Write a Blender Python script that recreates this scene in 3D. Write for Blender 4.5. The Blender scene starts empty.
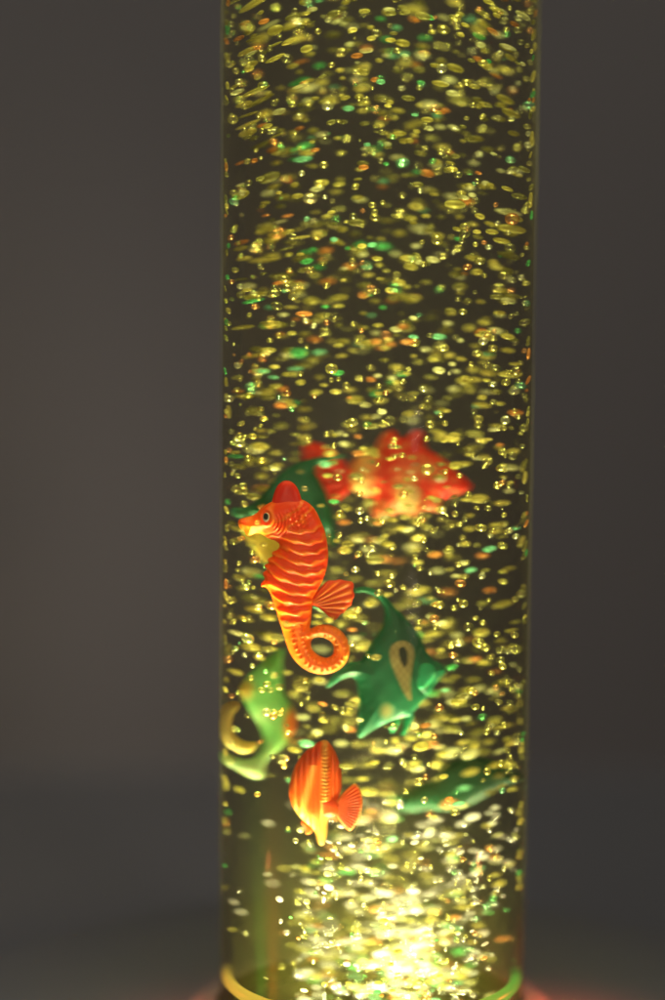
import bpy, bmesh, math, random
import numpy as np
from mathutils import Vector, Matrix, Euler
from mathutils.geometry import delaunay_2d_cdt

random.seed(11)
rng = np.random.default_rng(11)
S = bpy.context.scene
COL = S.collection
R = math.radians

# ------------------------------------------------------------------ render settings
S.view_settings.view_transform = 'Standard'
S.view_settings.look = 'None'
S.view_settings.exposure = 0
S.cycles.use_denoising = True
S.cycles.max_bounces = 8
S.cycles.diffuse_bounces = 3
S.cycles.glossy_bounces = 4
S.cycles.transmission_bounces = 6
S.cycles.volume_bounces = 0
S.cycles.transparent_max_bounces = 40
S.cycles.caustics_reflective = False
S.cycles.caustics_refractive = False
S.cycles.sample_clamp_indirect = 4
S.cycles.sample_clamp_direct = 0

# ------------------------------------------------------------------ camera
PITCH, DIST, FPX = 6.85, 0.60, 2342.0
CAMLOC = Vector((-0.0111, -DIST * math.cos(R(PITCH)), DIST * math.sin(R(PITCH))))
cam_d = bpy.data.cameras.new('camera')
cam = bpy.data.objects.new('camera', cam_d)
COL.objects.link(cam)
rotm = Matrix.Rotation(R(90 - PITCH), 3, 'X') @ Matrix.Rotation(R(0.417), 3, 'Z')
cam.matrix_world = Matrix.Translation(CAMLOC) @ rotm.to_4x4()
cam_d.sensor_fit = 'VERTICAL'
cam_d.sensor_height = 24
cam_d.lens = 24 * FPX / 1000.0
cam_d.clip_start = 0.02
cam_d.clip_end = 20
cam_d.dof.use_dof = True
cam_d.dof.aperture_fstop = 1.85
cam_d.dof.aperture_ratio = 0.5
S.camera = cam
FOCUS_Y = -0.008
cam_d.dof.focus_distance = (Vector((0, FOCUS_Y, 0)) - CAMLOC).dot(rotm @ Vector((0, 0, -1)))


def at(px, py, plane_pt, n=Vector((0, 1, 0))):
    """where the sight line through a photograph point (665 x 1000) meets a plane"""
    d = rotm @ Vector((px - 332.5, 500 - py, -FPX))
    t = (plane_pt - CAMLOC).dot(n) / d.dot(n)
    return CAMLOC + d * t


def to_px(p):
    v = rotm.transposed() @ (Vector(p) - CAMLOC)
    return 332.5 + v.x / -v.z * FPX, 500 - v.y / -v.z * FPX


MM = 1.0 / 3900.0          # metres per photograph pixel at the tube
R_OUT, R_IN = 0.0401, 0.0392
Z_RING = at(371, 972, Vector((0, 0, 0))).z
Z_FLOOR = Z_RING - 0.013
Z_TOP = at(380, -120, Vector((0, 0, 0))).z
Z_BASE = Z_RING - 0.012
Z_TABLE = Z_RING - 0.050

# ------------------------------------------------------------------ helpers
def tag(o, label=None, cat=None, group=None, kind=None):
    for k, v in (('label', label), ('category', cat), ('group', group), ('kind', kind)):
        if v:
            o[k] = v
    return o


def link(name, me, mat, parent=None, loc=None):
    o = bpy.data.objects.new(name, me)
    COL.objects.link(o)
    if mat is not None:
        for m in (mat if isinstance(mat, (list, tuple)) else [mat]):
            me.materials.append(m)
    if parent is not None:
        o.parent = parent
    if loc is not None:
        o.location = loc
    return o


def empty(name, loc):
    o = bpy.data.objects.new(name, None)
    o.empty_display_size = 0.01
    COL.objects.link(o)
    o.location = loc
    return o


def new_mat(name):
    m = bpy.data.materials.new(name)
    m.use_nodes = True
    nt = m.node_tree
    nt.nodes.clear()
    out = nt.nodes.new('ShaderNodeOutputMaterial')
    return m, nt, out


def lathe(name, prof, mat, parent=None, seg=128, close=False, loc=None):
    """revolve (r, z) pairs about the z axis"""
    vs, fs = [], []
    n = len(prof)
    for i in range(seg):
        a = 2 * math.pi * i / seg
        for r, z in prof:
            vs.append((r * math.cos(a), r * math.sin(a), z))
    m = n if close else n - 1
    for i in range(seg):
        j = (i + 1) % seg
        for k in range(m):
            k2 = (k + 1) % n
            fs.append((i * n + k, j * n + k, j * n + k2, i * n + k2))
    me = bpy.data.meshes.new(name)
    me.from_pydata(vs, [], fs)
    me.validate()
    bm = bmesh.new(); bm.from_mesh(me)
    bmesh.ops.remove_doubles(bm, verts=bm.verts, dist=1e-6)
    bmesh.ops.recalc_face_normals(bm, faces=bm.faces)
    bm.to_mesh(me); bm.free()
    for p in me.polygons:
        p.use_smooth = True
    return link(name, me, mat, parent, loc)


# ------------------------------------------------------------------ materials
def plastic(name, rough=0.32, transl=0.35, bump=0.0, glow=None):
    """soft translucent moulded plastic; colour is read from the mesh's 'tint' attribute"""
    m, nt, out = new_mat(name)
    N, L = nt.nodes.new, nt.links.new
    at_ = N('ShaderNodeAttribute'); at_.attribute_name = 'tint'
    noise = N('ShaderNodeTexNoise'); noise.inputs['Scale'].default_value = 400
    noise.inputs['Detail'].default_value = 4
    ramp = N('ShaderNodeMapRange'); ramp.inputs[3].default_value = 0.86; ramp.inputs[4].default_value = 1.1
    L(noise.outputs[0], ramp.inputs[0])
    mul = N('ShaderNodeMix'); mul.data_type = 'RGBA'; mul.blend_type = 'MULTIPLY'
    mul.inputs[0].default_value = 1
    L(at_.outputs['Color'], mul.inputs[6]); L(ramp.outputs[0], mul.inputs[7])
    p = N('ShaderNodeBsdfPrincipled')
    p.inputs['Roughness'].default_value = rough
    p.inputs['Subsurface Weight'].default_value = 0.25
    p.inputs['Subsurface Radius'].default_value = (0.004, 0.002, 0.001)
    p.inputs['Subsurface Scale'].default_value = 0.6
    L(mul.outputs[2], p.inputs['Base Color'])
    t = N('ShaderNodeBsdfTranslucent')
    L(mul.outputs[2], t.inputs['Color'])
    mx = N('ShaderNodeMixShader'); mx.inputs[0].default_value = transl
    L(p.outputs[0], mx.inputs[1]); L(t.outputs[0], mx.inputs[2])
    bp = N('ShaderNodeBump'); bp.inputs['Strength'].default_value = 0.25
    bp.inputs['Distance'].default_value = 0.0004
    L(noise.outputs[0], bp.inputs['Height']); L(bp.outputs[0], p.inputs['Normal'])
    L(mx.outputs[0], out.inputs[0])
    return m


def flat_plastic(name, col, rough=0.25):
    m, nt, out = new_mat(name)
    p = nt.nodes.new('ShaderNodeBsdfPrincipled')
    p.inputs['Base Color'].default_value = (*col, 1)
    p.inputs['Roughness'].default_value = rough
    nt.links.new(p.outputs[0], out.inputs[0])
    return m


def bubble_mat(name, col, clear):
    """thin gas bubble: see-through in the middle, bright towards the rim; 'clear' = how see-through"""
    m, nt, out = new_mat(name)
    N, L = nt.nodes.new, nt.links.new
    d = N('ShaderNodeBsdfDiffuse'); d.inputs[0].default_value = (*col, 1)
    t = N('ShaderNodeBsdfTranslucent'); t.inputs[0].default_value = (*col, 1)
    g = N('ShaderNodeBsdfGlossy'); g.inputs['Roughness'].default_value = 0.22
    c2 = [min(1, c * 1.1 + 0.1) for c in col]
    g.inputs[0].default_value = (*c2, 1)
    tr = N('ShaderNodeBsdfTransparent')
    m1 = N('ShaderNodeMixShader'); m1.inputs[0].default_value = 0.5
    L(d.outputs[0], m1.inputs[1]); L(t.outputs[0], m1.inputs[2])
    m2 = N('ShaderNodeMixShader'); m2.inputs[0].default_value = 0.72 if clear > 0.5 else 0.06
    L(m1.outputs[0], m2.inputs[1]); L(g.outputs[0], m2.inputs[2])
    lw = N('ShaderNodeLayerWeight'); lw.inputs['Blend'].default_value = 0.35
    mr = N('ShaderNodeMapRange')
    mr.inputs[3].default_value = 1 - clear if clear > 0.5 else 0.85
    mr.inputs[4].default_value = 1.0 if clear > 0.5 else 0.0
    mr.interpolation_type = 'SMOOTHSTEP' if clear <= 0.5 else 'LINEAR'
    L(lw.outputs['Facing'], mr.inputs[0])
    m3 = N('ShaderNodeMixShader')
    L(mr.outputs[0], m3.inputs[0]); L(tr.outputs[0], m3.inputs[1]); L(m2.outputs[0], m3.inputs[2])
    L(m3.outputs[0], out.inputs[0])
    return m


BCOL = {'yellow': (0.86, 0.79, 0.20), 'olive': (0.60, 0.56, 0.13), 'dim': (0.34, 0.33, 0.10), 'white': (1.0, 1.0, 0.92), 'green': (0.14, 0.62, 0.20),
        'cyan': (0.32, 0.85, 0.50), 'orange': (0.80, 0.38, 0.10), 'pale': (0.92, 0.95, 0.48)}  # coloured LED light and its brightness painted into the bubbles' tints
M_CLEAR = {k: bubble_mat('clear_bubble_' + k, v, 0.86) for k, v in BCOL.items()}
M_SOFT = {k: bubble_mat('soft_bubble_' + k, v, 0.40) for k, v in BCOL.items()}
M_TOY = plastic('moulded_plastic')
M_TOY2 = plastic('soft_moulded_plastic', 0.4, 0.45)
M_WHITE = flat_plastic('eye_paint', (0.85, 0.80, 0.55))
M_BLACK = flat_plastic('pupil_paint', (0.01, 0.01, 0.012), 0.15)

# room surfaces
def room_mat(name, c1, c2, scale, rough=0.8):
    m, nt, out = new_mat(name)
    N, L = nt.nodes.new, nt.links.new
    tc = N('ShaderNodeTexCoord')
    no = N('ShaderNodeTexNoise'); no.inputs['Scale'].default_value = scale; no.inputs['Detail'].default_value = 6
    L(tc.outputs['Object'], no.inputs['Vector'])
    mx = N('ShaderNodeMix'); mx.data_type = 'RGBA'
    mx.inputs[6].default_value = (*c1, 1); mx.inputs[7].default_value = (*c2, 1)
    L(no.outputs[0], mx.inputs[0])
    p = N('ShaderNodeBsdfPrincipled'); p.inputs['Roughness'].default_value = rough
    p.inputs['Specular IOR Level'].default_value = 0.2
    L(mx.outputs[2], p.inputs['Base Color'])
    L(p.outputs[0], out.inputs[0])
    return m


M_WALL = room_mat('wall_paint', (0.193, 0.183, 0.177), (0.225, 0.207, 0.197), 2.2)
M_TABLE = room_mat('table_top', (0.268, 0.262, 0.260), (0.292, 0.284, 0.280), 6, 0.8)

# ------------------------------------------------------------------ setting
def sheet(name, verts, mat, kind=True):
    me = bpy.data.meshes.new(name)
    me.from_pydata(verts, [], [(0, 1, 2, 3)])
    o = link(name, me, mat)
    o['kind'] = 'structure'
    return o


WY = at(332, 772, Vector((0, 0, Z_TABLE)), Vector((0, 0, 1))).y
sheet('wall', [(-3, WY, Z_TABLE - 0.5), (3, WY, Z_TABLE - 0.5), (3, WY, 2.5), (-3, WY, 2.5)], M_WALL)
sheet('table_surface', [(-3, -0.5, Z_TABLE), (3, -0.5, Z_TABLE), (3, WY - 0.002, Z_TABLE), (-3, WY - 0.002, Z_TABLE)], M_TABLE)

# ------------------------------------------------------------------ the lamp: tube, ring, floor, base
m, nt, out = new_mat('clear_acrylic')
N, L = nt.nodes.new, nt.links.new
tr = N('ShaderNodeBsdfTransparent'); tr.inputs[0].default_value = (0.985, 0.98, 0.955, 1)
gl = N('ShaderNodeBsdfGlossy'); gl.inputs['Roughness'].default_value = 0.06
tl = N('ShaderNodeBsdfTranslucent'); tl.inputs[0].default_value = (0.75, 0.72, 0.30, 1)
lw = N('ShaderNodeLayerWeight'); lw.inputs['Blend'].default_value = 0.12
pw = N('ShaderNodeMath'); pw.operation = 'MULTIPLY'; pw.inputs[1].default_value = 0.15
L(lw.outputs['Fresnel'], pw.inputs[0])
m1 = N('ShaderNodeMixShader'); L(pw.outputs[0], m1.inputs[0]); L(tr.outputs[0], m1.inputs[1]); L(gl.outputs[0], m1.inputs[2])
# the wall scatters a little light where one looks along it
lw2 = N('ShaderNodeLayerWeight'); lw2.inputs['Blend'].default_value = 0.5
pp = N('ShaderNodeMath'); pp.operation = 'POWER'; pp.inputs[1].default_value = 9
L(lw2.outputs['Facing'], pp.inputs[0])
ns = N('ShaderNodeTexNoise'); ns.inputs['Scale'].default_value = 90; ns.inputs['Detail'].default_value = 5
tc = N('ShaderNodeTexCoord'); mp = N('ShaderNodeMapping'); mp.inputs['Scale'].default_value = (1, 1, 0.22)
L(tc.outputs['Object'], mp.inputs[0]); L(mp.outputs[0], ns.inputs['Vector'])
mr = N('ShaderNodeMapRange'); mr.inputs[1].default_value = 0.35; mr.inputs[2].default_value = 0.7
mr.inputs[3].default_value = 0.01; mr.inputs[4].default_value = 0.16
L(ns.outputs[0], mr.inputs[0])
mu = N('ShaderNodeMath'); mu.operation = 'MULTIPLY'; L(pp.outputs[0], mu.inputs[0]); L(mr.outputs[0], mu.inputs[1])
m2 = N('ShaderNodeMixShader'); L(mu.outputs[0], m2.inputs[0]); L(m1.outputs[0], m2.inputs[1]); L(tl.outputs[0], m2.inputs[2])
L(m2.outputs[0], out.inputs[0])
M_TUBE = m

m, nt, out = new_mat('water')
N, L = nt.nodes.new, nt.links.new
tr = N('ShaderNodeBsdfTransparent'); tr.inputs[0].default_value = (0.86, 0.83, 0.74, 1)
L(tr.outputs[0], out.inputs[0])
vs_ = N('ShaderNodeVolumeScatter'); vs_.inputs['Color'].default_value = (0.85, 0.9, 0.45, 1)
vs_.inputs['Density'].default_value = 0.15
vs_.inputs['Anisotropy'].default_value = 0.0
L(vs_.outputs[0], out.inputs[1])
M_WATER = m

m, nt, out = new_mat('ring_painted_glow')  # seal ring's yellow and green glints put in as tinted emission, front arc only
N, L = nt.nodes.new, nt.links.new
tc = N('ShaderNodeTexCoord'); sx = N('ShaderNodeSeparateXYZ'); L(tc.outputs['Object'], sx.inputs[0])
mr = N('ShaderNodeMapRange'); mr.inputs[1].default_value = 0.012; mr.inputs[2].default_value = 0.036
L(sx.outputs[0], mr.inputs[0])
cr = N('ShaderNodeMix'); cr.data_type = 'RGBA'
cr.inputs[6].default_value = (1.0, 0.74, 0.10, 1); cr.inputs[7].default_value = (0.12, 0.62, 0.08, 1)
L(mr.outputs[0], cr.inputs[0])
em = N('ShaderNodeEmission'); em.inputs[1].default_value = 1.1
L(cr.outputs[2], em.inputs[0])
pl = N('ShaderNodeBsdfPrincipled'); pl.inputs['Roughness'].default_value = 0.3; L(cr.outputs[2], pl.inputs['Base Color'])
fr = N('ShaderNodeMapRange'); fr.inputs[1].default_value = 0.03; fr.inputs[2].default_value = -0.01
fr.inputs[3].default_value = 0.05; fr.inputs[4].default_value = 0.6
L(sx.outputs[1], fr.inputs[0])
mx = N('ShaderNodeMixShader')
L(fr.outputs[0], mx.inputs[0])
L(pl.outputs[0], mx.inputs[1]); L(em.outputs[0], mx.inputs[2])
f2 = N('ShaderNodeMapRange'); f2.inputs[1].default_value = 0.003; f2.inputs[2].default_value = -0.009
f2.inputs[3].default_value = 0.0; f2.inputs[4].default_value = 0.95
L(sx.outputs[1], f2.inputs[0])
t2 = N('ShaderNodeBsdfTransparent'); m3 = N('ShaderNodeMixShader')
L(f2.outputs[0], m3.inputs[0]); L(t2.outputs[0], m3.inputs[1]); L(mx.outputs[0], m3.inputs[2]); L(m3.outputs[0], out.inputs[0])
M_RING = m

m, nt, out = new_mat('led_plate')
N, L = nt.nodes.new, nt.links.new
tc = N('ShaderNodeTexCoord')
gr = N('ShaderNodeTexGradient'); gr.gradient_type = 'SPHERICAL'
mp = N('ShaderNodeMapping'); mp.inputs['Location'].default_value = (-0.25, 0.1, 0); mp.inputs['Scale'].default_value = (34, 34, 34)
L(tc.outputs['Object'], mp.inputs[0]); L(mp.outputs[0], gr.inputs[0])
vo = N('ShaderNodeTexVoronoi'); vo.inputs['Scale'].default_value = 160
L(tc.outputs['Object'], vo.inputs['Vector'])
mm = N('ShaderNodeMath'); mm.operation = 'MULTIPLY_ADD'; mm.inputs[1].default_value = 5.0; mm.inputs[2].default_value = 0.03
L(gr.outputs[0], mm.inputs[0])
em = N('ShaderNodeEmission'); em.inputs[0].default_value = (1.0, 0.80, 0.28, 1); L(mm.outputs[0], em.inputs[1])
L(em.outputs[0], out.inputs[0])
M_LED = m

M_BASE = room_mat('base_plastic', (0.268, 0.262, 0.260), (0.292, 0.284, 0.280), 30, 0.8)

lamp = empty('bubble_tube_lamp', (0, 0, Z_TABLE))
tag(lamp, 'tall clear acrylic bubble tube lamp glowing yellow, standing on a dark round base', 'lamp')
dz = -Z_TABLE
lathe('tube', [(R_OUT, Z_TOP + dz), (R_OUT, Z_FLOOR - 0.006 + dz), (R_IN + 0.0004, Z_FLOOR - 0.006 + dz), (R_IN + 0.0004, Z_TOP + dz)],
      M_TUBE, lamp, close=True)
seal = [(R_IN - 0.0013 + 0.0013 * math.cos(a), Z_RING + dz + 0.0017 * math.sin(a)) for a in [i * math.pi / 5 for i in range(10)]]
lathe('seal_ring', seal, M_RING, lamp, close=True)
lathe('light_plate', [(0.0001, Z_FLOOR + dz), (R_IN - 0.0005, Z_FLOOR + dz), (R_IN - 0.0005, Z_FLOOR + dz - 0.004), (0.0001, Z_FLOOR + dz - 0.004)], M_LED, lamp)
lathe('base', [(R_OUT + 0.0006, Z_BASE + dz + 0.004), (R_OUT + 0.006, Z_BASE + dz + 0.004), (R_OUT + 0.010, Z_BASE + dz),
               (0.118, Z_BASE + dz - 0.002), (0.132, Z_BASE + dz - 0.010), (0.140, 0.006), (0.138, 0.001), (R_OUT, 0.001)], M_BASE, lamp)

m, nt, out = new_mat('glow_haze')  # added yellow-tinted scattering volume, imitates the hazy glow low in the tube
N, L = nt.nodes.new, nt.links.new
tc = N('ShaderNodeTexCoord'); sx = N('ShaderNodeSeparateXYZ'); L(tc.outputs['Object'], sx.inputs[0])
mr = N('ShaderNodeMapRange'); mr.interpolation_type = 'SMOOTHSTEP'
mr.inputs[1].default_value = Z_RING + 0.062; mr.inputs[2].default_value = Z_RING
mr.inputs[3].default_value = 0; mr.inputs[4].default_value = 0.6
L(sx.outputs[2], mr.inputs[0])
v2 = N('ShaderNodeVolumeScatter'); v2.inputs['Color'].default_value = (0.85, 0.80, 0.16, 1)
L(mr.outputs[0], v2.inputs['Density']); L(v2.outputs[0], out.inputs[1])
mist = lathe('mist', [(0.0001, Z_FLOOR + 0.003), (R_IN - 0.0006, Z_FLOOR + 0.003), (R_IN - 0.0006, Z_RING + 0.064), (0.0001, Z_RING + 0.064)], m)
tag(mist, 'added haze volume carrying the yellow glow low in the water', kind='stuff')

wat = lathe('water', [(0.0001, Z_FLOOR + 0.001), (R_IN, Z_FLOOR + 0.001), (R_IN, Z_TOP - 0.002), (0.0001, Z_TOP - 0.002)], M_WATER)
tag(wat, 'clear water filling the tube, faintly hazy and lit yellow', kind='stuff')

# ------------------------------------------------------------------ reliefs
def inside(poly, pts):
    """even-odd test, numpy"""
    x, y = pts[:, 0], pts[:, 1]
    c = np.zeros(len(pts), bool)
    n = len(poly)
    for i in range(n):
        x1, y1 = poly[i]; x2, y2 = poly[(i + 1) % n]
        if y1 == y2:
            continue
        k = ((y1 > y) != (y2 > y)) & (x < (x2 - x1) * (y - y1) / (y2 - y1) + x1)
        c ^= k
    return c


def seg_dist(poly, pts, closed=True):
    """distance to a polyline, and arc length at the nearest point and the signed side"""
    n = len(poly)
    best = np.full(len(pts), 1e9); arc = np.zeros(len(pts)); side = np.zeros(len(pts))
    acc = 0
    for i in range(n if closed else n - 1):
        a = np.array(poly[i], float); b = np.array(poly[(i + 1) % n], float)
        ab = b - a; l2 = ab @ ab + 1e-12
        t = np.clip(((pts - a) @ ab) / l2, 0, 1)
        q = a + t[:, None] * ab
        d = np.hypot(*(pts - q).T)
        k = d < best
        best[k] = d[k]; arc[k] = acc + t[k] * math.sqrt(l2)
        cr_ = ab[0] * (pts[:, 1] - a[1]) - ab[1] * (pts[:, 0] - a[0])
        side[k] = np.sign(cr_[k])
        acc += math.sqrt(l2)
    return best, arc, side


def smooth_poly(p, it=2, closed=True):
    """Chaikin corner cutting"""
    p = [tuple(map(float, q)) for q in p]
    for _ in range(it):
        o = []
        n = len(p)
        if not closed:
            o.append(p[0])
        for i in range(n if closed else n - 1):
            a, b = p[i], p[(i + 1) % n]
            o += [(a[0] * .75 + b[0] * .25, a[1] * .75 + b[1] * .25), (a[0] * .25 + b[0] * .75, a[1] * .25 + b[1] * .75)]
        if not closed:
            o.append(p[-1])
        p = o
    return p


def zc(x0, y0, s):
    """turn coordinates read off an enlargement into photograph points"""
    return lambda pts: [(x0 + x / s, y0 + y / s) for x, y in pts]


def relief(name, outline, mat, parent, plane_pt, normal, holes=(), step=1.2, cap=12, thick=1.0, shape=None, tint=None, it=2, lift=0.0, edge=0.35):
    """a moulded body: the outline swollen to both sides of a plane, with relief(shape) and paint(tint) as functions of the outline's own coordinates"""
    outl = smooth_poly(outline, it)
    hs = [smooth_poly(h, it) for h in holes]
    xs = [p[0] for p in outl]; ys = [p[1] for p in outl]
    gx, gy = np.meshgrid(np.arange(min(xs), max(xs), step), np.arange(min(ys), max(ys), step * 0.95))
    gx = gx + (np.arange(gx.shape[0]) % 2)[:, None] * step * 0.5
    g = np.stack([gx.ravel(), gy.ravel()], 1)
    ok = inside(outl, g)
    for h in hs:
        ok &= ~inside(h, g)
    d, _, _ = seg_dist(outl, g)
    for h in hs:
        d = np.minimum(d, seg_dist(h, g)[0])
    g = g[ok & (d > step * 0.45)]
    co = [Vector(p) for p in outl]; fc = [list(range(len(outl)))]
    ed = []
    k = 0
    allp = list(outl)
    loops = [outl] + hs
    pts = []
    for lp in loops:
        b = len(pts)
        pts += lp
        ed += [(b + i, b + (i + 1) % len(lp)) for i in range(len(lp))]
    pts += [tuple(q) for q in g]
    r = delaunay_2d_cdt([Vector(p) for p in pts], ed, [], 0, 1e-4)
    v = np.array([tuple(p) for p in r[0]])
    tris = np.array([list(f) for f in r[2] if len(f) == 3])
    c = v[tris].mean(1)
    ok = inside(outl, c)
    for h in hs:
        ok &= ~inside(h, c)
    tris = tris[ok]
    used = np.unique(tris); remap = -np.ones(len(v), int); remap[used] = np.arange(len(used))
    v = v[used]; tris = remap[tris]
    d = seg_dist(outl, v)[0]
    for h in hs:
        d = np.minimum(d, seg_dist(h, v)[0])
    rim = d < 1e-3
    q = np.clip(d / cap, 0, 1)
    hgt = cap * np.sqrt(np.clip(1 - (1 - q) ** 2, 0, 1)) * thick
    hgt = hgt + edge * np.clip(d / 1.5, 0, 1)
    bumpv = shape(v, d) if shape is not None else np.zeros(len(v))
    hf = np.maximum(hgt + bumpv * np.clip(d / 2.5, 0, 1), 0.05)
    hf[rim] = 0
    n = normal.normalized()
    org = parent.location
    base = np.array([tuple(at(x, y, plane_pt, n) - org) for x, y in v])
    nn = np.array(tuple(n))
    front = base - nn * ((hf + lift) * MM)[:, None]
    back = base + nn * ((hf - lift) * MM)[:, None]
    N0 = len(v)
    bi = np.arange(N0) + N0
    bi[rim] = np.arange(N0)[rim]
    keep = ~rim
    rem2 = np.arange(2 * N0)
    vv = np.vstack([front, back])
    faces = [tuple(t) for t in tris] + [tuple(bi[t][::-1]) for t in tris]
    me = bpy.data.meshes.new(name)
    me.from_pydata(vv.tolist(), [], faces)
    ca = me.attributes.new('tint', 'FLOAT_COLOR', 'POINT')
    t = tint(v, d, hf) if callable(tint) else np.tile(np.array(tint, float), (N0, 1))
    t = np.hstack([t, np.ones((N0, 1))])
    ca.data.foreach_set('color', np.vstack([t, t]).ravel())
    bm = bmesh.new(); bm.from_mesh(me)
    bmesh.ops.delete(bm, geom=[x for x in bm.verts if not x.link_faces], context='VERTS')
    bmesh.ops.recalc_face_normals(bm, faces=bm.faces)
    bm.to_mesh(me); bm.free()
    for p in me.polygons:
        p.use_smooth = True
    o = link(name, me, mat, parent)
    return o


def mixc(a, b, t):
    t = np.clip(t, 0, 1)[:, None]
    return np.array(a)[None] * (1 - t) + np.array(b)[None] * t


def ball(name, px, py, rx, ry, plane_pt, normal, mat, parent, lift, flat=0.5):
    bm = bmesh.new()
    bmesh.ops.create_uvsphere(bm, u_segments=24, v_segments=16, radius=1)
    n = normal.normalized()
    right = Vector((0, 0, 1)).cross(n) * -1
    right = n.cross(Vector((0, 0, 1)))
    up = right.cross(n)
    c = at(px, py, plane_pt, n) - n * lift * MM - parent.location
    for v in bm.verts:
        v.co = c + right * v.co.x * rx * MM + up * v.co.y * ry * MM - n * v.co.z * min(rx, ry) * flat * MM
    bmesh.ops.recalc_face_normals(bm, faces=bm.faces)
    me = bpy.data.meshes.new(name); bm.to_mesh(me); bm.free()
    for p in me.polygons:
        p.use_smooth = True
    return link(name, me, mat, parent)


def yaw_n(a):
    """plane normal pointing away from the camera, turned by a degrees about the vertical"""
    return Vector((math.sin(R(a)), math.cos(R(a)), 0))


def fan_shape(cx, cy, a0, n, amp):
    def f(v, d):
        a = np.arctan2(v[:, 1] - cy, v[:, 0] - cx)
        return amp * np.cos(a * n + a0)
    return f


BLOCK = []     # outlines of the toys: (outline, depth) for keeping bubbles out of them

# ---- seahorse
z = zc(220, 460, 4.347)
pp_ = Vector((-0.0215, -0.0075, 0)); n0 = yaw_n(0)
body = z([(76, 270), (84, 256), (110, 250), (140, 243), (168, 224), (190, 200), (222, 182), (250, 168), (300, 158), (350, 168), (385, 185),
          (415, 215), (436, 260), (458, 310), (468, 370), (472, 430), (462, 480), (448, 522), (425, 565), (404, 600), (400, 650),
          (396, 700), (388, 738), (420, 718), (460, 713), (500, 723), (535, 748), (560, 788), (567, 830), (554, 872), (525, 907), (485, 927),
          (440, 934), (395, 924), (355, 902), (325, 872), (300, 832), (283, 780), (265, 720), (250, 670), (235, 620), (218, 575),
          (200, 550), (176, 553), (180, 532), (197, 520), (186, 500), (186, 488), (206, 478), (192, 465), (193, 455), (215, 447), (205, 438),
          (208, 428), (232, 418), (224, 408), (228, 398), (252, 390), (262, 370), (245, 352), (215, 344), (192, 332),
          (175, 318), (150, 318), (130, 332), (114, 326), (106, 305), (86, 298)])
hole = z([(392, 800), (398, 780), (420, 768), (452, 772), (485, 790), (497, 820), (490, 848), (465, 862), (432, 852), (405, 832)])
spine = z([(300, 215), (345, 270), (350, 330), (342, 430), (328, 530), (322, 620), (330, 700), (345, 790), (375, 858), (430, 893), (490, 886),
           (530, 835), (520, 775), (470, 742), (420, 750), (390, 780)])
sea = empty('seahorse', at(294, 690, pp_, n0))
tag(sea, 'orange plastic seahorse with ridged belly, red crest and curled tail floating in the tube', 'toy seahorse')


def sea_ridge(v):
    _, s, side = seg_dist(spine, v, False)
    dm, _, _ = seg_dist(spine, v, False)
    s2 = s + 0.012 * dm ** 2 * (side < 0) + 0.006 * dm ** 2 * (side > 0) + 0.9 * np.sin(dm * side / 2.6 + s * 0.4) + 0.10 * dm * side
    return s2, s, dm, side


def sea_shape(v, d):
    s2, s, dm, side = sea_ridge(v)
    per = np.where(s > 118, 7.0, 10.2)
    ph = (s2 - 4) / per * 2 * np.pi
    ridge = np.clip(np.cos(ph), -0.2, 1) ** 1
    body_ = np.clip((s - 16) / 10, 0, 1)
    tail = np.clip((s - 112) / 14, 0, 1)
    h = 1.45 * ridge * body_ * (1 - tail)
    # two rows of beads along the tail
    bead = np.clip(np.cos(s / 5.2 * 2 * np.pi), 0, 1) * (np.exp(-((dm - 4.6) / 1.7) ** 2))
    h += tail * (2.8 * bead - 0.9)
    # scales on the nape
    X, Y = (v[:, 0] - 220) * 4.347, (v[:, 1] - 460) * 4.347
    nape = np.exp(-(((X - 345) / 50) ** 2 + ((Y - 245) / 55) ** 2) ** 2)
    h += 1.8 * nape * np.cos((X + Y * 0.4) / 30 * 2 * np.pi) * np.cos((Y - X * 0.3) / 34 * 2 * np.pi)
    # gill lines and cheek
    gill = np.exp(-(((X - 270) / 32) ** 2 + ((Y - 275) / 42) ** 2) ** 2)
    rr = np.hypot(X - 215, Y - 262)
    h += 1.6 * gill * np.cos(rr / 15 * 2 * np.pi)
    # eye socket rim
    re = np.hypot((X - 203) / 26, (Y - 245) / 33)
    h += 1.4 * np.exp(-((re - 1) / 0.22) ** 2) - 1.2 * np.exp(-(re / 0.7) ** 2)
    # thin snout
    sn = np.clip((190 - X) / 90, 0, 1)
    h -= 1.5 * sn
    return h


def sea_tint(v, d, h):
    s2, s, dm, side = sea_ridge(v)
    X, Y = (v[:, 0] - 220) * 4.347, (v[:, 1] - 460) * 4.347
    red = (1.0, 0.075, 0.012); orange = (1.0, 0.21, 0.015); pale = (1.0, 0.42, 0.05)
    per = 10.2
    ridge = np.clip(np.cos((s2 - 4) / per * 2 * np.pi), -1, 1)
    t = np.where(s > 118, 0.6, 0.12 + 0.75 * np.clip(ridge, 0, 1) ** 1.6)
    t = t + 0.45 * np.exp(-d / 3.0) + 0.30 * np.clip((230 - X) / 120, 0, 1) - 0.35 * np.clip((X - 360) / 90, 0, 1) * (Y < 560)  # paler edges and left side paint in the yellow light from below left
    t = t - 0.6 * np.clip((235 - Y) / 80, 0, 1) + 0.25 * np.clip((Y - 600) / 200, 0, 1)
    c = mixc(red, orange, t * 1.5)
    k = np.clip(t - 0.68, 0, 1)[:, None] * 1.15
    return c * (1 - k) + np.array(pale)[None] * k


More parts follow.
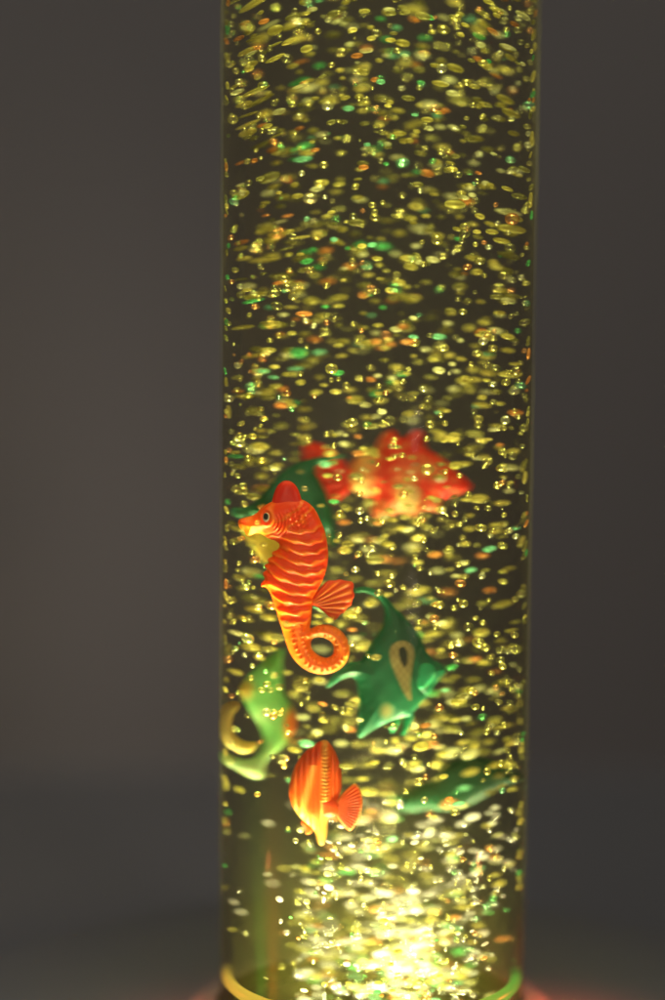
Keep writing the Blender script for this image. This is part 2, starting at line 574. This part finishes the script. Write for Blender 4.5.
relief('body', body, M_TOY, sea, pp_, n0, [hole], step=0.9, cap=20, thick=0.62, shape=sea_shape, tint=sea_tint, it=2)
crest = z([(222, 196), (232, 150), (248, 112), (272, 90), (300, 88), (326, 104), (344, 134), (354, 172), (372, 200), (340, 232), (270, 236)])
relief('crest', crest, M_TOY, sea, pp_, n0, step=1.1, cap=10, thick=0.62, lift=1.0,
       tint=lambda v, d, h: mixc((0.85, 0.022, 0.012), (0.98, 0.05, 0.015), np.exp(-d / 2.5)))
fin = z([(385, 628), (418, 575), (445, 545), (470, 522), (500, 524), (520, 517), (548, 526), (575, 526), (584, 548), (577, 566), (588, 588),
         (574, 608), (572, 632), (552, 640), (545, 664), (524, 668), (508, 694), (486, 696), (470, 676), (440, 648), (412, 634)])
relief('back_fin', fin, M_TOY, sea, pp_, n0, step=0.9, cap=5, thick=0.55,
       shape=fan_shape(*z([(370, 640)])[0], 0.6, 38, 0.9),
       tint=lambda v, d, h: mixc((0.92, 0.085, 0.015), (1.0, 0.26, 0.03), (h - 2.2) / 1.6), lift=0.4)
ew = ball('eye', *z([(203, 247)])[0], 3.7, 5.4, pp_, n0, M_WHITE, sea, 9.6, 0.6)
ball('pupil', *z([(201, 238)])[0], 2.5, 3.6, pp_, n0, M_BLACK, ew, 0, 0.6)
# pupil is placed in the seahorse's own frame: lift it onto the eye
pu = ew.children[0]
pu.data.transform(Matrix.Translation((at(*z([(201, 240)])[0], pp_, n0) - n0 * 11.3 * MM) - at(*z([(201, 238)])[0], pp_, n0) + (ew.location - sea.location) * 0 + (Vector((0, 0, 0)) - sea.location)))
BLOCK.append((body, pp_.y)); BLOCK.append((fin, pp_.y)); BLOCK.append((crest, pp_.y))

# ---- green angelfish in the middle
z = zc(320, 560, 2.891)
pp_ = Vector((0.007, 0.001, 0)); n1 = yaw_n(-4)
ang = empty('angelfish', at(400, 740, pp_, n1))
tag(ang, 'green plastic angelfish with a pale teardrop mark and swept fins, right of the seahorse tail', 'toy fish')
abody = z([(98, 84), (118, 76), (150, 80), (185, 100), (215, 135), (250, 170), (285, 215), (308, 262), (325, 290), (345, 296), (368, 318),
           (352, 334), (335, 352), (318, 385), (295, 410), (270, 440), (262, 452), (240, 456), (215, 462), (180, 476), (140, 500), (112, 520), (108, 500),
           (112, 440), (112, 390), (106, 352), (100, 340), (80, 338), (50, 352), (15, 376), (22, 352), (45, 325), (75, 302), (95, 292), (118, 296),
           (140, 250), (165, 215), (182, 185), (188, 150), (178, 120), (150, 100), (122, 92), (100, 96)])


def ang_shape(v, d):
    X, Y = (v[:, 0] - 320) * 2.891, (v[:, 1] - 560) * 2.891
    a = np.arctan2(Y - 300, X - 250); r_ = np.hypot(X - 235, Y - 320)
    ray = np.clip((r_ - 105) / 40, 0, 1)
    h = 0.35 * np.cos(a * 46) * ray
    h += 0.3 * np.cos(X / 11) * np.cos(Y / 11) * (1 - ray)
    # gill arc
    g_ = np.hypot((X - 345) / 75, (Y - 310) / 95)
    h -= 1.2 * np.exp(-((g_ - 1) / 0.07) ** 2) * (X > 240) * (X < 320)
    tail = np.clip((118 - X) / 40, 0, 1) * (Y > 280)
    h -= 1.5 * tail
    return h


tear = smooth_poly(z([(238, 226), (262, 238), (272, 262), (266, 300), (258, 345), (262, 385), (262, 406), (248, 395), (226, 350), (204, 300), (196, 262), (208, 236)]))
tear2 = smooth_poly(z([(238, 244), (250, 256), (252, 280), (244, 312), (232, 290), (222, 262), (228, 248)]))


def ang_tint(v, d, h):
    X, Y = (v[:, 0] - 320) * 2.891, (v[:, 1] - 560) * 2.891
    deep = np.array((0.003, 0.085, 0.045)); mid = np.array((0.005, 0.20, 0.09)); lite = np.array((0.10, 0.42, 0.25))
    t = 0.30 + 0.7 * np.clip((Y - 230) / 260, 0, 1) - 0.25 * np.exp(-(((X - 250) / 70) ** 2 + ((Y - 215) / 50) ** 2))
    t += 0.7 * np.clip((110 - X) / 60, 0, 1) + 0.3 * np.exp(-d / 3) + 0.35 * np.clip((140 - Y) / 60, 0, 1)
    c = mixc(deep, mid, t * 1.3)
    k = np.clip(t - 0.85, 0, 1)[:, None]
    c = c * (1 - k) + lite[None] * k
    # olive blotch low on the fin
    bl = np.clip(1.3 - np.hypot((X - 190) / 20, (Y - 432) / 24), 0, 1)[:, None] * 0.7
    c = c * (1 - bl) + np.array((0.42, 0.36, 0.10))[None] * np.minimum(bl, 1)
    k = np.clip(0.5 + np.where(inside(tear, v), 1, -1) * seg_dist(tear, v)[0] / 1.6, 0, 1)[:, None]
    wear = (0.85 + 0.15 * np.sin(v[:, 0] * 0.9) * np.cos(v[:, 1] * 0.7))[:, None]
    c = c * (1 - k) + np.array((0.40, 0.33, 0.12))[None] * k * wear
    c[inside(tear2, v)] = (0.008, 0.014, 0.012)
    return c


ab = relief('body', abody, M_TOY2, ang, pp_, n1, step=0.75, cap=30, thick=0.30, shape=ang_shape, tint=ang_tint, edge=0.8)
for q in ([(208, 470), (225, 455), (236, 455), (226, 478), (212, 500), (202, 502)], [(238, 458), (262, 445), (274, 440), (262, 474), (246, 506), (230, 508), (242, 482)]):
    relief('belly_fin', z(q), M_TOY2, ang, pp_, n1, step=0.9, cap=4, thick=0.4, tint=(0.01, 0.40, 0.17))
pec = z([(285, 300), (300, 292), (322, 296), (332, 316), (326, 340), (305, 362), (288, 372), (278, 356), (280, 325)])
relief('side_fin', pec, M_TOY2, ang, pp_, n1, step=0.9, cap=4, thick=0.3, lift=8.2, shape=fan_shape(*z([(285, 300)])[0], 0, 26, 0.6),
       tint=(0.02, 0.46, 0.20))
BLOCK.append((abody, pp_.y))

# ---- small orange fish seen from behind
z = zc(210, 640, 3.912)
pp_ = Vector((-0.013, -0.009, 0)); n2 = yaw_n(0)
orf = empty('tang_fish', at(325, 845, pp_, n2))
tag(orf, 'small orange fish seen from behind, its fan tail to the right, lowest in the tube', 'toy fish')
ob = z([(452, 388), (470, 405), (492, 440), (510, 490), (516, 540), (512, 590), (498, 630), (480, 668), (462, 690), (458, 760), (448, 800), (432, 806), (420, 790),
        (416, 756), (398, 735), (370, 712), (340, 680), (318, 640), (308, 600), (312, 560), (322, 520), (340, 478), (372, 436), (412, 402)])


def or_shape(v, d):
    X, Y = (v[:, 0] - 210) * 3.912, (v[:, 1] - 640) * 3.912
    spine_x = 456 - 0.02 * (Y - 400)
    h = 5.0 * np.exp(-((X - spine_x) / 12) ** 2) * (Y < 620) + 1.3 * np.exp(-((X - spine_x) / 12) ** 2) * np.cos(Y / 14 * 2 * np.pi) * (Y < 610)
    h += 0.9 * np.cos((X - 330) / 22 * 2 * np.pi - (Y - 560) ** 2 * 0.00006) * (X < 440)
    h += 0.6 * np.cos((X - 470) / 15 * 2 * np.pi) * (X > 470)
    return h


def or_tint(v, d, h):
    X, Y = (v[:, 0] - 210) * 3.912, (v[:, 1] - 640) * 3.912
    red = (0.72, 0.07, 0.012); org = (0.95, 0.20, 0.02); yel = (1.0, 0.66, 0.16)
    t = 0.25 + 0.5 * np.exp(-((X - 450) / 16) ** 2) * 2.0 + 0.9 * np.exp(-((X - 385 + (Y - 560) * 0.25) / 18) ** 2) * (Y > 480) + np.clip((Y - 640) / 60, 0, 1) * 0.9
    t += 0.5 * np.exp(-((X - 330) / 14) ** 2) - 0.6 * np.clip((470 - Y) / 60, 0, 1) * (X < 430)
    c = mixc(red, org, t * 1.4)
    k = np.clip(t - 0.6, 0, 1)[:, None] * 1.1
    k = np.clip(k, 0, 1)
    return c * (1 - k) + np.array(yel)[None] * k


relief('body', ob, M_TOY, orf, pp_, n2, step=0.8, cap=22, thick=0.55, shape=or_shape, tint=or_tint)
ot = z([(488, 650), (498, 620), (520, 592), (545, 568), (566, 552), (582, 566), (594, 594), (598, 630), (590, 672), (574, 712), (550, 744), (532, 734), (512, 706), (494, 684)])
relief('tail_fin', ot, M_TOY, orf, pp_, n2, step=0.8, cap=5, thick=0.4, shape=fan_shape(*z([(462, 650)])[0], 0, 60, 0.7), lift=6,
       tint=lambda v, d, h: mixc((0.95, 0.12, 0.02), (1.0, 0.35, 0.06), 1 - d / 2.5))
oj = z([(410, 618), (440, 606), (480, 612), (505, 630), (505, 675), (480, 690), (440, 684), (430, 650), (412, 640)])
relief('tail_root', oj, M_TOY, orf, pp_, n2, step=0.8, cap=8, thick=0.7, tint=(0.95, 0.13, 0.02), lift=6)
of_ = z([(350, 712), (372, 706), (404, 735), (396, 760), (372, 762), (378, 738)])
relief('side_fin', of_, M_TOY, orf, pp_, n2, step=0.8, cap=4, thick=0.5, tint=(0.95, 0.20, 0.03))
BLOCK.append((ob, pp_.y)); BLOCK.append((ot, pp_.y))

# ---- red and yellow banded fish, far side
pp_ = Vector((0.002, 0.026, 0)); n3 = yaw_n(3)
ban = empty('clownfish', at(385, 520, pp_, n3))
tag(ban, 'blurred red and yellow banded fish at the far side, right of the seahorse crest', 'toy fish')
bb = [(350, 462), (362, 454), (374, 456), (378, 438), (390, 428), (402, 442), (412, 430), (424, 432), (422, 450), (438, 454), (456, 472), (472, 484), (470, 490), (452, 497),
      (438, 500), (442, 514), (424, 508), (414, 520), (400, 510), (384, 522), (370, 512), (374, 500), (358, 494), (348, 486)]


def ban_tint(v, d, h):
    X, Y = v[:, 0], v[:, 1]
    red = (0.98, 0.04, 0.012); yel = (1.0, 0.72, 0.20)
    t = 1.2 * np.exp(-((X - 362 + (Y - 475) * 0.2) / 11) ** 2) + 1.0 * np.exp(-((X - 406 - (Y - 485) * 0.1) / 9) ** 2 - ((Y - 490) / 20) ** 2)
    t += 0.8 * np.exp(-((X - 425) / 12) ** 2 - ((Y - 468) / 8) ** 2) + 0.5 * np.clip((Y - 498) / 10, 0, 1)
    t = 0.75 * t + 0.4 * np.clip(np.sin(X * 0.31 + np.sin(Y * 0.2) * 2) * np.sin(Y * 0.27 + 1) - 0.2, 0, 1)
    return mixc(red, yel, t)


relief('body', bb, M_TOY2, ban, pp_, n3, step=1.6, cap=30, thick=0.45, tint=ban_tint)
relief('dorsal_fin', [(380, 460), (378, 440), (392, 426), (402, 442), (414, 428), (426, 432), (424, 448), (440, 456), (430, 470), (390, 466)], M_TOY2, ban, pp_, n3, step=1.6, cap=6, thick=0.3,
       tint=(0.88, 0.04, 0.012), lift=-2)
relief('tail_fin', [(352, 470), (336, 452), (316, 440), (300, 444), (306, 470), (300, 500), (318, 510), (338, 500), (354, 486)], M_TOY2, ban, pp_, n3, step=1.6, cap=5, thick=0.3,
       tint=(0.95, 0.04, 0.012), lift=3, shape=fan_shape(366, 476, 0, 22, 0.8))
relief('side_fin', [(398, 486), (412, 480), (424, 492), (414, 506), (400, 502)], M_TOY2, ban, pp_, n3, step=1.4, cap=4, thick=0.4, tint=(1.0, 0.80, 0.30), lift=13)
ball('eye', 440, 477, 4.5, 4.5, pp_, n3, M_WHITE, ban, 11.5)
BLOCK.append((bb, pp_.y))

# ---- green and yellow fish behind the seahorse
pp_ = Vector((-0.021, 0.014, 0)); n4 = yaw_n(-22)
gy = empty('discus_fish', at(280, 600, pp_, n4))
tag(gy, 'dark green fish with yellow belly, mostly hidden behind the seahorse head, fins arching over it', 'toy fish')
gb = [(229, 511), (233, 507), (246, 508), (258, 500), (270, 485), (282, 472), (296, 463), (316, 457), (344, 454), (346, 457), (324, 463), (312, 468), (320, 480),
      (330, 500), (334, 520), (338, 545), (330, 548), (324, 525), (310, 560), (290, 585), (272, 575), (258, 556), (246, 540), (238, 528), (246, 520), (234, 517)]


def gy_tint(v, d, h):
    X, Y = v[:, 0], v[:, 1]
    g1 = (0.010, 0.17, 0.075); g2 = (0.12, 0.50, 0.26); ye = (0.80, 0.66, 0.09)
    c = mixc(g1, g2, np.clip((256 - X) / 16, 0, 1) + 0.5 * np.clip((X - 320) / 20, 0, 1) * (Y < 470))
    k = (np.clip((Y - 526) / 8, 0, 1) * np.clip((300 - X) / 10, 0, 1))[:, None]
    return c * (1 - k) + np.array(ye)[None] * k


relief('body', gb, M_TOY2, gy, pp_, n4, step=1.5, cap=22, thick=0.35, tint=gy_tint)
BLOCK.append((gb, pp_.y))

# ---- pale green fish with orange patch, lower left
pp_ = Vector((-0.029, 0.011, 0)); n5 = yaw_n(-30)
lf = empty('butterfly_fish', at(262, 782, pp_, n5))
tag(lf, 'blurred pale green fish with an orange patch, lower left near the tube wall', 'toy fish')
z = zc(210, 640, 3.912)
lb = z([(140, 150), (190, 100), (250, 50), (290, 20), (282, 80), (280, 150), (285, 210), (318, 250), (336, 300), (330, 350), (300, 400), (260, 440), (215, 470),
        (212, 540), (175, 548), (120, 520), (60, 490), (40, 460), (44, 430), (90, 455), (140, 470), (178, 462), (205, 420), (208, 370), (180, 320), (150, 280), (120, 215), (110, 185)])


def l_tint(v, d, h):
    X, Y = (v[:, 0] - 210) * 3.912, (v[:, 1] - 640) * 3.912
    g1 = (0.22, 0.62, 0.16); g2 = (0.62, 0.85, 0.40); o_ = (1.0, 0.22, 0.02)
    c = mixc(g1, g2, np.clip((Y - 380) / 120, 0, 1) + 0.5 * np.exp(-((X - 205) / 40) ** 2 - ((Y - 290) / 30) ** 2))
    k = np.clip(1.5 - np.hypot((X - 312) / 30, (Y - 330) / 62), 0, 1)[:, None]
    c = c * (1 - k) + np.array(o_)[None] * k
    k = np.clip(1.5 - np.hypot((X - 130) / 30, (Y - 190) / 40), 0, 1)[:, None]
    return c * (1 - k) + np.array((0.55, 0.42, 0.05))[None] * k


relief('body', lb, M_TOY2, lf, pp_, n5, step=1.5, cap=16, thick=0.4, tint=l_tint)
BLOCK.append((lb, pp_.y))
pp_ = Vector((-0.0345, 0.002, 0)); n6 = yaw_n(-30)
yf = empty('goldfish', at(232, 760, pp_, n6))
tag(yf, 'blurred ochre yellow fish curling along the left tube wall beside the pale green fish', 'toy fish')
yb = z([(40, 262), (80, 236), (112, 240), (118, 262), (92, 292), (84, 330), (96, 370), (130, 396), (172, 400), (192, 396), (170, 436), (130, 450), (82, 430), (48, 400), (36, 350)])
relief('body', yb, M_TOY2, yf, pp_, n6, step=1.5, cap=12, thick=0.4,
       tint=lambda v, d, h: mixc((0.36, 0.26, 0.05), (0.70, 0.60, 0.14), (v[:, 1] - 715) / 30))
BLOCK.append((yb, pp_.y))

# ---- blurred green fish, lower right
pp_ = Vector((0.0195, 0.0215, 0)); n7 = yaw_n(32)
rf = empty('parrotfish', at(458, 812, pp_, n7))
tag(rf, 'blurred dark green fish at the lower right, near the far side of the tube', 'toy fish')
rb = [(396, 800), (412, 786), (436, 780), (444, 764), (462, 756), (484, 757), (505, 764), (522, 774), (524, 782), (505, 786), (486, 796), (470, 806), (446, 812), (430, 808), (414, 812), (400, 812)]
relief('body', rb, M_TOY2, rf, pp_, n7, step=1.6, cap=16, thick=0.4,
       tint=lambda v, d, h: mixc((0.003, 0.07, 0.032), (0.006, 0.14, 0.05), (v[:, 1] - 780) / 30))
BLOCK.append((rb, pp_.y))

# ------------------------------------------------------------------ bubbles
from mathutils import noise as mnoise


def density(px, py):
    n = mnoise.noise(Vector((px / 46.0, py / 22.0, 3.1))) * 0.6 + mnoise.noise(Vector((px / 90.0, py / 80.0, 8.2))) * 0.7
    d = 0.60 + 0.46 * n
    if py > 760 and px < 290 + (py - 760) * 0.05:      # quiet water at the lower left
        d *= 0.10
    if py > 840 and px > 470 + (1000 - py) * 0.35:
        d *= 0.45
    if py > 800 and 290 < px < 490:
        d = max(d - 0.10, 0.25) * (1.0 + 0.5 * (py > 880))
    return d


BL = [(np.array(smooth_poly(o, 1)), y) for o, y in BLOCK]


def blocked(p, px, py, r):
    for o, y in BL:
        if o[:, 0].min() - 3 < px < o[:, 0].max() + 3 and o[:, 1].min() - 3 < py < o[:, 1].max() + 3:
            q = np.array([[px, py]])
            if inside(o, q)[0] or seg_dist(o, q)[0][0] < 3:
                if abs(p.y - y) < 0.007:
                    return True
                if p.y < y and random.random() < (0.90 if y < 0.006 else 0.15):
                    return True
                if p.y > y:
                    return random.random() < 0.5
    return False


bubbles = []
tries = 0
N_WANT = 3900
while len(bubbles) < N_WANT and tries < 200000:
    tries += 1
    near = random.random() < 0.33
    x = random.uniform(-1, 1) * (R_IN - 0.0012)
    ch = math.sqrt(max(0, (R_IN - 0.0016) ** 2 - x * x))
    if near:
        y = random.uniform(-0.024, 0.004)
    else:
        y = random.uniform(0.004, 0.036) if random.random() < 0.9 else random.uniform(-0.03, -0.02)
    zz = Z_FLOOR + 0.002 + (Z_TOP - 0.004 - Z_FLOOR) * random.random()
    if random.random() < 0.15:
        zz = Z_FLOOR + 0.002 + 0.055 * random.random() ** 1.3
        x = x * 0.62 + 0.004
    if abs(y) > ch:
        if abs(x) < R_IN * 0.5:
            continue
        y = random.uniform(-ch, ch)
    p = Vector((x, y, zz))
    px, py = to_px(p)
    if random.random() > density(px, py):
        continue
    near = -0.022 < y < 0.004
    rr = random.lognormvariate(0, 0.26)
    r = (0.00077 if near else 0.00086) * rr
    r = min(max(r, 0.0004), 0.0017)
    if random.random() < (0.12 if near else 0.04):
        r *= 0.45
    if py > 820:
        r *= 0.64
    if (p - Vector((-0.016, -0.033, Z_FLOOR))).length < 0.016:
        continue
    if blocked(p, px, py, r):
        continue
    xe = abs(x) / R_IN
    if near:
        sx = random.uniform(1.0, 1.3); sz = random.uniform(0.72, 0.95); tilt = random.uniform(-0.35, 0.35)
    else:
        sx = random.uniform(1.25, 2.0) * (1 + 0.9 * max(0, xe - 0.6) / 0.4 * random.random()); sz = random.uniform(0.72, 0.95)
        k = max(-1, min(1, (430 - py) / 400.0))
        tilt = -math.copysign(1, x) * R(30) * k * xe ** 0.8 * -1 + random.uniform(-0.10, 0.10)
        r *= 0.92
        if px < 310 and py < 380 and random.random() < 0.35:
            sx *= random.uniform(1.3, 2.0); sz *= 0.8
    # keep the stretched bubble inside the tube wall
    hx = r * sx
    lim = R_IN - 0.0002
    if math.hypot(abs(x) + hx, y) > lim:
        nx = math.sqrt(max(0, lim * lim - y * y)) - hx
        if nx <= 0:
            continue
        x = math.copysign(min(abs(x), nx), x)
        p = Vector((x, y, zz)); px, py = to_px(p)
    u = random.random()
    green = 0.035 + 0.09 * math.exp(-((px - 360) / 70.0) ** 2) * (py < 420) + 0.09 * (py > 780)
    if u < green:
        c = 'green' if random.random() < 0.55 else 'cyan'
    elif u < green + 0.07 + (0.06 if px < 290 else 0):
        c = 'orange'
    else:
        c = random.choice(['yellow', 'olive', 'olive', 'olive', 'dim', 'dim', 'pale'] if py < 800 else ['yellow', 'olive', 'pale', 'white', 'white', 'white'])  # white tints paint in the stronger light near the floor
    # no two bubbles inside each other among the near ones
    bubbles.append(dict(p=p, r=r, s=(sx, min(sx, 1.3), sz), tilt=tilt, near=near, c=c, px=px, py=py))

for k in range(170):                       # bubbles that cling to the tube wall at its sides
    sg = random.choice((-1, 1)); y = random.uniform(-0.006, 0.006)
    r = random.uniform(0.0005, 0.0010)
    x = sg * (math.sqrt(R_IN ** 2 - y * y) - r * 0.8 - 0.0001)
    p = Vector((x, y, random.uniform(Z_RING + 0.02, Z_TOP - 0.01)))
    px, py = to_px(p)
    if blocked(p, px, py, r):
        continue
    c = 'green' if k % 9 == 0 else ('orange' if k % 7 == 0 else random.choice(['olive', 'dim', 'yellow']))
    bubbles.append(dict(p=p, r=r, s=(0.65, 1.0, random.uniform(0.8, 1.9)), tilt=sg * random.uniform(0.0, 0.5), near=False, c=c, px=px, py=py))

inframe = [b for b in bubbles if -5 < b['py'] < 1003]
inframe.sort(key=lambda b: -(b['r'] ** 2 * b['s'][0]) * (1.9 if b['near'] else 1.0))
single = inframe[:300]
ids = {id(b) for b in single}
rest = [b for b in bubbles if id(b) not in ids]


def ico(sub):
    bm = bmesh.new(); bmesh.ops.create_icosphere(bm, subdivisions=sub, radius=1)
    v = [tuple(x.co) for x in bm.verts]; f = [tuple(x.index for x in q.verts) for q in bm.faces]
    bm.free()
    return np.array(v), np.array(f)


V3, F3 = ico(3)
V2, F2 = ico(2)
protos = {}
for c in BCOL:
    for near in (True, False):
        me = bpy.data.meshes.new('bubble')
        me.from_pydata(V3.tolist(), [], F3.tolist())
        for q in me.polygons:
            q.use_smooth = True
        me.materials.append((M_CLEAR if near else M_SOFT)[c])
        protos[(c, near)] = me
WORD = {'yellow': 'yellow', 'olive': 'olive gold', 'dim': 'dim olive', 'white': 'white', 'green': 'green', 'cyan': 'mint green', 'orange': 'orange', 'pale': 'pale yellow'}
for b in single:
    o = bpy.data.objects.new('air_bubble', protos[(b['c'], b['near'])])
    COL.objects.link(o)
    o.location = b['p']
    o.rotation_euler = (0, b['tilt'], 0)
    o.scale = [b['r'] * k for k in b['s']]
    v_ = ('top', 'upper part', 'middle', 'lower part', 'bottom')[min(4, int(b['py'] // 200))]
    h_ = 'left' if b['px'] < 325 else ('right' if b['px'] > 430 else 'centre')
    tag(o, f"{'sharp clear' if b['near'] else 'blurred'} {WORD[b['c']]} air bubble in the {v_} of the tube, {h_}", 'air bubble', 'air bubbles rising through the tube')

vs, fs, mi = [], [], []
keys = list(BCOL)
off = 0
for b in rest:
    rot = np.array(Matrix.Rotation(b['tilt'], 3, 'Y'))
    vv = (V2 * (np.array(b['s']) * b['r'])) @ rot.T + np.array(b['p'])
    vs.append(vv); fs.append(F2 + off); off += len(V2)
    mi += [keys.index(b['c']) + (0 if b['near'] else len(keys))] * len(F2)
me = bpy.data.meshes.new('bubble_stream')
me.from_pydata(np.vstack(vs).tolist(), [], np.vstack(fs).tolist())
st = link('bubble_stream', me, [M_CLEAR[k] for k in keys] + [M_SOFT[k] for k in keys])
me.polygons.foreach_set('material_index', mi)
me.polygons.foreach_set('use_smooth', [True] * len(mi))
tag(st, 'mass of smaller glowing bubbles rising all through the water of the tube', kind='stuff')

# ------------------------------------------------------------------ light
def area(name, loc, direction, size, power, col, spread=180, shape='DISK'):
    l = bpy.data.lights.new(name, 'AREA')
    l.shape = shape; l.size = size; l.energy = power; l.color = col; l.spread = R(spread)
    o = bpy.data.objects.new(name, l); COL.objects.link(o)
    o.location = loc
    o.rotation_euler = Vector(direction).to_track_quat('-Z', 'Y').to_euler()
    return o


def point(name, loc, power, col, rad=0.002):
    l = bpy.data.lights.new(name, 'POINT'); l.energy = power; l.color = col; l.shadow_soft_size = rad; l.specular_factor = 0
    o = bpy.data.objects.new(name, l); COL.objects.link(o); o.location = loc
    return o


YEL = (0.94, 0.95, 0.46)
area('led_beam', (0, 0, Z_FLOOR + 0.0015), (0, 0, 1), 0.074, 0.19, YEL, 30)
area('led_wide', (0.003, 0, Z_FLOOR + 0.002), (0, 0, 1), 0.062, 0.028, (0.90, 1.0, 0.74), 150)
area('added_fill_back', (0.008, 0.010, Z_FLOOR + 0.002), (-0.03, 0.09, 1), 0.026, 0.075, (1.0, 0.94, 0.55), 34)  # added lamp that brightens the far red fish and the back bubbles
area('added_fill_front', (-0.016, -0.033, Z_FLOOR + 0.002), (0, 0.10, 1), 0.008, 0.055, (1.0, 0.88, 0.50), 60)  # added lamp that grazes the seahorse's front from below
area('top_return', (0, 0, Z_TOP - 0.004), (0, 0, -1), 0.070, 0.03, YEL, 40)
area('room_key', (-0.45, -0.75, 0.12), (0.45, 0.75, -0.12), 0.35, 1.3, (1.0, 0.90, 0.76))
rs = area('added_fill_room', (0.30, -0.62, 0.10), (-0.32, 0.62, -0.12), 0.12, 0.065, (1.0, 0.86, 0.70), 26)  # added unseen fill for the seahorse, also warms the wall at left
rs.data.specular_factor = 0
point('red_glow', (0.054, -0.012, Z_BASE + 0.012), 0.050, (1.0, 0.14, 0.05))
point('red_glow', (-0.054, -0.012, Z_BASE + 0.012), 0.012, (1.0, 0.20, 0.06))

def spot(name, loc, d, size, power, col):
    l = bpy.data.lights.new(name, 'SPOT'); l.energy = power; l.color = col; l.spot_size = R(size); l.spot_blend = 1.0; l.shadow_soft_size = 0.0012; l.specular_factor = 0
    o = bpy.data.objects.new(name, l); COL.objects.link(o); o.location = loc
    o.rotation_euler = Vector(d).to_track_quat('-Z', 'Y').to_euler()
    return o


spot('green_led', (-0.0285, -0.012, Z_FLOOR + 0.004), (-0.01, 0, 1), 10, 4, (0.12, 1.0, 0.20))
spot('orange_led', (-0.0255, -0.012, Z_FLOOR + 0.004), (-0.01, 0, 1), 10, 7, (1.0, 0.30, 0.05))

w = bpy.data.worlds.new('World'); S.world = w; w.use_nodes = True
bg = w.node_tree.nodes['Background']
bg.inputs[0].default_value = (1.0, 0.985, 0.965, 1)
bg.inputs[1].default_value = 0.19
